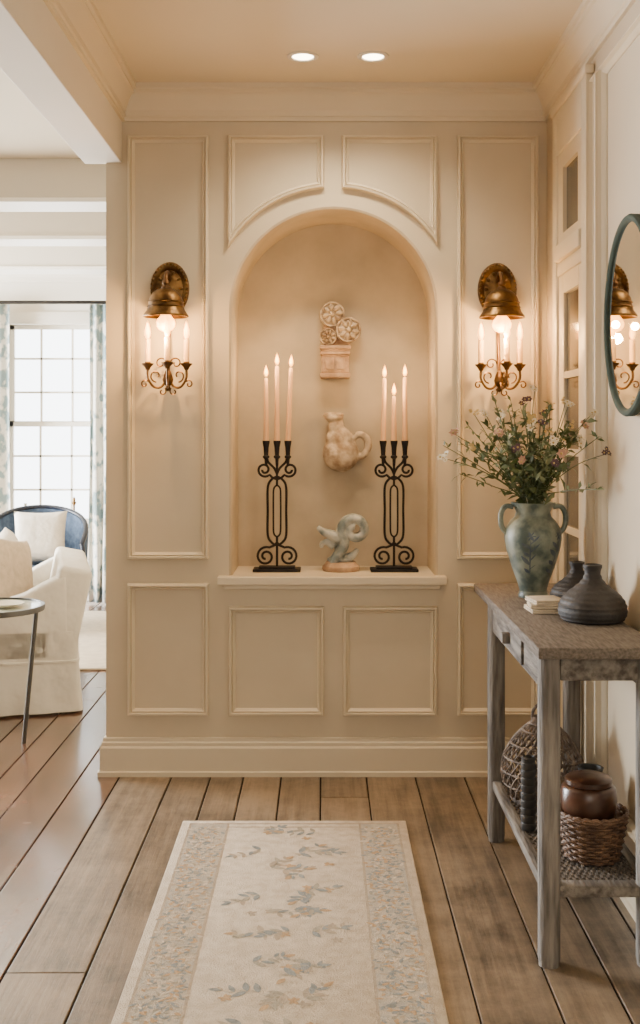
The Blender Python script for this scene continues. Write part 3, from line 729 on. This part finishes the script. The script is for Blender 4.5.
# ------------------------------------------------------------------ hall runner rug
RX0, RX1, RY0, RY1 = -.488, .294, 1.9, 3.95
rr_ = random.Random(5)
bm = B(); bx(bm, RX0, RX1, RY0, RY1, .0005, .009, bev=.003, seg=2, mi=0)
zt = .0096
def strip(x0,x1,y0,y1,mi,dz=.0002): quad(bm, (x0,y0,zt-dz),(x1,y0,zt-dz),(x1,y1,zt-dz),(x0,y1,zt-dz), mi=mi)
W = RX1-RX0
for s in (0,1):
    a0, a1 = RX0+W*.043, RX0+W*.205
    if s: a0, a1 = RX1-W*.205, RX1-W*.043
    strip(a0, a1, RY0+.02, RY1-.036, 5, .0004)
    for u0, u1 in ((.035,.045),(.203,.213)):
        a0, a1 = RX0+W*u0, RX0+W*u1
        if s: a0, a1 = RX1-W*u1, RX1-W*u0
        strip(a0, a1, RY0+.02, RY1-.03, 1)
strip(RX0+W*.035, RX1-W*.035, RY1-.038, RY1-.029, 1)
strip(RX0+W*.203, RX1-W*.203, RY1-.070, RY1-.062, 1)
def rleaf(x, y, a, l, w, mi):
    d = Vector((math.cos(a), math.sin(a), 0)); s = Vector((-d.y, d.x, 0)); p = Vector((x,y,zt+rr_.uniform(0,.0004)))
    prof = ((0,.0),(.2,.7),(.45,1),(.75,.7),(1,0))
    up = [p+d*l*u+s*w*.5*v for u, v in prof]; dn = [p+d*l*u-s*w*.5*v for u, v in prof[1:-1]][::-1]
    f = bm.faces.new([bm.verts.new(q) for q in up+dn]); f.material_index = mi
for s in (0,1):
    for y in [RY0+.03+i*.0145 for i in range(int((RY1-RY0-.08)/.0145))]:
        for k in range(8):
            u = rr_.uniform(.055,.193); xx = RX0+W*u if not s else RX1-W*u
            rleaf(xx, y+rr_.uniform(-.01,.01), rr_.uniform(0,2*PI), rr_.uniform(.014,.028), rr_.uniform(.007,.012), rr_.choice([0,0,2,2,2,1,3,3,4]))
cxr = (RX0+RX1)/2
def sprig(x, y, a, L_, n):
    for i in range(n):
        u = i/(n-1); aa = a+.5*math.sin(u*2.2); sx = x+math.cos(aa)*L_*u; sy = y+math.sin(aa)*L_*u
        rleaf(sx, sy, aa, L_/n*1.1, .0032, 4)
        sz = (1-.4*u)*rr_.uniform(.8,1.15)
        for sg in (-1,1):
            if rr_.random() < .82: rleaf(sx, sy, aa+sg*rr_.uniform(.5,1.2), .050*sz, .020*sz, rr_.choice([2,2,2,4,4,1]))
    rleaf(x+math.cos(a+.4)*L_, y+math.sin(a+.4)*L_, a+.4, .038, .017, rr_.choice([2,3]))
yy = RY1-.13
while yy > RY0+.1:
    for q in range(3):
        sprig(cxr+(q-1)*.075+rr_.uniform(-.03,.03), yy+rr_.uniform(-.03,.03), rr_.choice([0,PI])+rr_.uniform(-.6,.6), rr_.uniform(.06,.11), rr_.choice([4,4,5]))
    for q in range(3):
        fx = cxr+rr_.uniform(-.14,.14); fy = yy+rr_.uniform(-.06,.05); m0 = rr_.choice([3,3,1])
        for k in range(5): rleaf(fx, fy, k*2*PI/5+rr_.random(), .019, .011, m0)
    yy -= rr_.uniform(.14,.17)
o = obj('runner_rug', bm, [M['rug'], M['rline'], M['rblue'], M['rochre'], M['rsage'], M['rband']], ang=180)
tag(o, 'cream runner rug with leafy blue and ochre border on hall floor', 'rug')

# ------------------------------------------------------------------ living room
bm = B(); bx(bm, -4.7, -1.15, 6.45, 8.5, .0005, .014, bev=.004)
tag(obj('area_rug', bm, M['linen']), 'pale woven area rug on the living room floor', 'rug')

AR, AL = math.radians(14), Vector((-1.69,5.86,0))
t = thing('armchair', 'cream slipcovered armchair seen from its side in living room', 'armchair', AL, AR)
def arm_pt(x, y, z): return Vector((x*math.cos(AR)-y*math.sin(AR), x*math.sin(AR)+y*math.cos(AR), z))+AL
bm = B()
def skirt_ring(z, e, wav):
    hx, hy = .42+e, .49+e; n = 320; out = []
    for i in range(n):
        a = 2*PI*i/n; c_, s_ = math.cos(a), math.sin(a); k = 1/(abs(c_)**24+abs(s_)**24)**(1/24)
        f = (i % 20)/20; pl = (1 if f < .5 else -1)*(1-abs((f % .5)*4-1)**3)
        w = 1+wav*.012*pl
        out.append(bm.verts.new((hx*c_*k*w-.02, hy*s_*k*w, z)))
    return out
rg = [skirt_ring(z, e, w) for z, e, w in ((.40,.0,0),(.262,.0,0),(.26,.006,0),(.25,.006,0),(.248,.002,.1),(.18,.004,.5),(.012,.016,1.0))]
for A_, B_ in zip(rg, rg[1:]):
    for i in range(320): bm.faces.new((A_[i], A_[(i+1) % 320], B_[(i+1) % 320], B_[i]))
bm.faces.new(rg[0])
obj('skirt', bm, M['slip'], t, ang=60)
rec = Matrix.Rotation(math.radians(12), 4, 'Y')
tb = Matrix.Translation((.308,0,.34)) @ rec
bm = B(); bx(bm, -.085, .085, -.485, .485, -.16, .375, bev=.03, seg=5, mtx=tb)
obj('backrest', bm, M['slip'], t)
apoly = [(-.44,.25),(-.44,.50),(-.40,.53),(-.20,.535),(.0,.545),(.14,.585),(.25,.645),(.35,.69),(.36,.25)]
for s in (-1,1):
    bm = B(); prism(bm, apoly, s*.43-.06, s*.43+.056, bev=.028, seg=4); obj('arm', bm, M['slip'], t, ang=60)
bm = B(); bx(bm, -.43, .22, -.362, .362, .33, .43, bev=.035, seg=4); obj('seat_cushion', bm, M['slip'], t)
def pillow(name, sz, th, m, label, loc, rot, grp):
    bm = B(); n = 16; g = {}
    for s in (-1,1):
        for i in range(n+1):
            for j in range(n+1):
                u = 2*i/n-1; v = 2*j/n-1; e = max(0,(1-u**4))*max(0,(1-v**4)); edge = i in (0,n) or j in (0,n)
                pin = 1-.08*(1-u*u)*(abs(v)**3) ; pin2 = 1-.08*(1-v*v)*(abs(u)**3)
                if edge and s == 1: g[s,i,j] = g[-1,i,j]; continue
                g[s,i,j] = bm.verts.new((u*sz/2*pin2, s*th/2*math.sqrt(e), v*sz/2*pin))
        for i in range(n):
            for j in range(n): bm.faces.new((g[s,i,j], g[s,i+1,j], g[s,i+1,j+1], g[s,i,j+1]))
    o = obj(name, bm, m, ang=80); o.location = loc; o.rotation_euler = rot; tag(o, label, 'pillow', grp); return o
pillow('throw_pillow', .40, .15, M['pil'], 'oatmeal throw pillow leaning on the cream armchair\'s back, nearer one', arm_pt(.04,-.15,.645), (math.radians(-14),math.radians(12),math.radians(66)), 'pillows on the armchair')
pillow('throw_pillow', .38, .15, M['pil2'], 'paler throw pillow on the cream armchair, farther one behind', arm_pt(.05,.17,.640), (math.radians(-12),math.radians(-6),math.radians(98)), 'pillows on the armchair')

t = thing('side_table', 'round grey metal side table at the photo\'s left edge', 'table', (-1.475,5.0,0))
bm = B(); lathe(bm, [(0,.588),(.225,.588),(.225,.594),(0,.594)], 48); obj('tabletop', bm, M['glasst'], t)
bm = B(); lathe(bm, [(.225,.578),(.236,.578),(.238,.59),(.236,.602),(.225,.602),(.225,.578)], 48); obj('rim', bm, M['greym'], t)
for k in range(3):
    a = math.radians(-14+120*k); bm = B()
    tube(bm, [(.226*math.cos(a),.226*math.sin(a),.585),(.165*math.cos(a),.165*math.sin(a),.0)], .010, 10); obj('leg', bm, M['greym'], t)
bm = B(); lathe(bm, [(0,0),(.035,0),(.04,.004),(.075,.016),(.078,.02),(.07,.019),(.035,.008),(0,.008)], 32)
o = obj('saucer', bm, M['petw']); o.location = (-1.40,4.99,.594); tag(o, 'small white saucer on the round side table', 'saucer')

# blue barrel chair with a slim dark frame
t = thing('blue_armchair', 'navy blue curved-back armchair with slim dark frame before the window', 'armchair', (-1.95,7.75,.014), math.radians(12))
bm = B(); n = 36; A0, A1 = math.radians(-25), math.radians(205); ring = []; tops = []
for i in range(n+1):
    a = A0+(A1-A0)*i/n; f = max(0, math.sin((a-A0)/(A1-A0)*PI)); top = .58+.23*f**.8
    pr = [(.315,.30),(.325,.45),(.335,top-.02),(.325,top),(.305,top),(.295,top-.03),(.285,.42),(.28,.30)]
    ring.append([bm.verts.new((r*math.cos(a), r*math.sin(a)*.95, z)) for r, z in pr])
    tops.append((.318*math.cos(a), .318*math.sin(a)*.95, top+.006))
for p, q in zip(ring, ring[1:]):
    m_ = len(p)
    for k in range(m_): bm.faces.new((p[k], q[k], q[(k+1) % m_], p[(k+1) % m_]))
bm.faces.new(ring[0]); bm.faces.new(ring[-1][::-1])
obj('backrest', bm, M['navy'], t, ang=60)
bm = B(); tube(bm, tops, .017, 10)
for e in (0, -1):
    tube(bm, smooth_path([tops[e], (tops[e][0]*1.03, tops[e][1]-.02, .52), (tops[e][0]*1.0, tops[e][1], .31)]), .016, 10)
tube(bm, [(.308*math.cos(2*PI*k/48), .302*math.sin(2*PI*k/48), .29) for k in range(48)], .020, 10, closed=True)
obj('frame', bm, M['nframe'], t)
bm = B(); lathe(bm, [(0,.27),(.285,.27),(.29,.30),(.29,.40),(.275,.435),(.24,.45),(0,.455)], 40); obj('seat', bm, M['navy'], t)
for a in (45,135,225,315):
    bm = B(); ca, sa = math.cos(math.radians(a)), math.sin(math.radians(a)); tube(bm, [(.27*ca,.265*sa,.29),(.29*ca,.29*sa,.002)], [.020,.012], 10); obj('leg', bm, M['nframe'], t)
pillow('cushion', .36, .14, M['pil2'], 'white square cushion resting in the navy blue armchair', (-1.93,7.70,.648), (math.radians(-14),0,math.radians(8)), None)

bm = B(); lathe(bm, [(0,0),(.035,0),(.04,.02),(.04,.12),(.03,.16),(.012,.18),(.012,.23),(.016,.235),(0,.236)], 24)
o = obj('bottle', bm, M['glasst']); o.location = (-2.38,9.03,wz0-.014); tag(o, 'pale glass bottle standing on the window sill', 'bottle')
bm = B(); lathe(bm, [(0,0),(.04,0),(.042,.008),(.012,.02),(.008,.05),(.014,.06),(.008,.07),(.008,.22),(.018,.235),(.018,.245),(.010,.25),(.012,.27),(0,.29)], 24)
o = obj('candlestick', bm, M['brass']); o.location = (-1.99,9.03,wz0-.014); tag(o, 'slim brass candlestick standing on the window sill', 'candlestick')

# ------------------------------------------------------------------ lights
def point(n, loc, e, c, r=.03):
    l = bpy.data.lights.new(n, 'POINT'); l.energy = e; l.color = c; l.shadow_soft_size = r
    o = bpy.data.objects.new(n, l); o.location = loc; C.objects.link(o)
def area(n, loc, rot, sx, sy, e, c):
    l = bpy.data.lights.new(n, 'AREA'); l.shape = 'RECTANGLE'; l.size = sx; l.size_y = sy; l.energy = e; l.color = c
    o = bpy.data.objects.new(n, l); o.location = loc; o.rotation_euler = rot; C.objects.link(o)
for s in (s1, s2):
    b = s.location
    point('sconce_bulb_light', (b.x, YW-.17, b.z-.210), 12.0, (1,.55,.19), .02)
    for cx, cy in ARMS: point('sconce_candle_light', (b.x+cx, YW+cy-.05, b.z-.16), 1.8, (1,.55,.19), .015)
for xx in (-.07, .187):
    l = bpy.data.lights.new('downlight', 'SPOT'); l.energy = 30; l.color = (1,.81,.58); l.spot_size = math.radians(130); l.spot_blend = .9; l.shadow_soft_size = .04
    o = bpy.data.objects.new('downlight', l); o.location = (xx,YD,ZC-.03); C.objects.link(o)
area('rear_fill', (0,-1.1,1.6), (PI/2,0,0), 1.5, 2.0, 29, (1,.95,.86))  # added fill lamp behind the camera
area('side_window_daylight', (-5.15,7.05,1.4), (0,-PI/2,0), 2.0, 2.2, 960, (.96,.98,1))
l = bpy.data.lights.new('sun', 'SUN'); l.energy = 16; l.color = (1,.95,.86); l.angle = .01
o = bpy.data.objects.new('sun', l); C.objects.link(o)
o.rotation_euler = Vector((math.cos(math.radians(36)), .06, -math.sin(math.radians(36)))).to_track_quat('-Z', 'Y').to_euler()
W_ = bpy.data.worlds.new('sky'); SC.world = W_; W_.use_nodes = True
bg = W_.node_tree.nodes['Background']; bg.inputs[0].default_value = (.93,.97,1,1); bg.inputs[1].default_value = 8.0

# ------------------------------------------------------------------ camera
cam = bpy.data.cameras.new('camera'); co = bpy.data.objects.new('camera', cam); C.objects.link(co)
co.location = (0,0,H); co.rotation_euler = (PI/2,0,0)
cam.sensor_width = 36; cam.lens = F/1024*36; cam.shift_x = -2/1024; cam.shift_y = -82/1024; cam.clip_start = .05
SC.camera = co
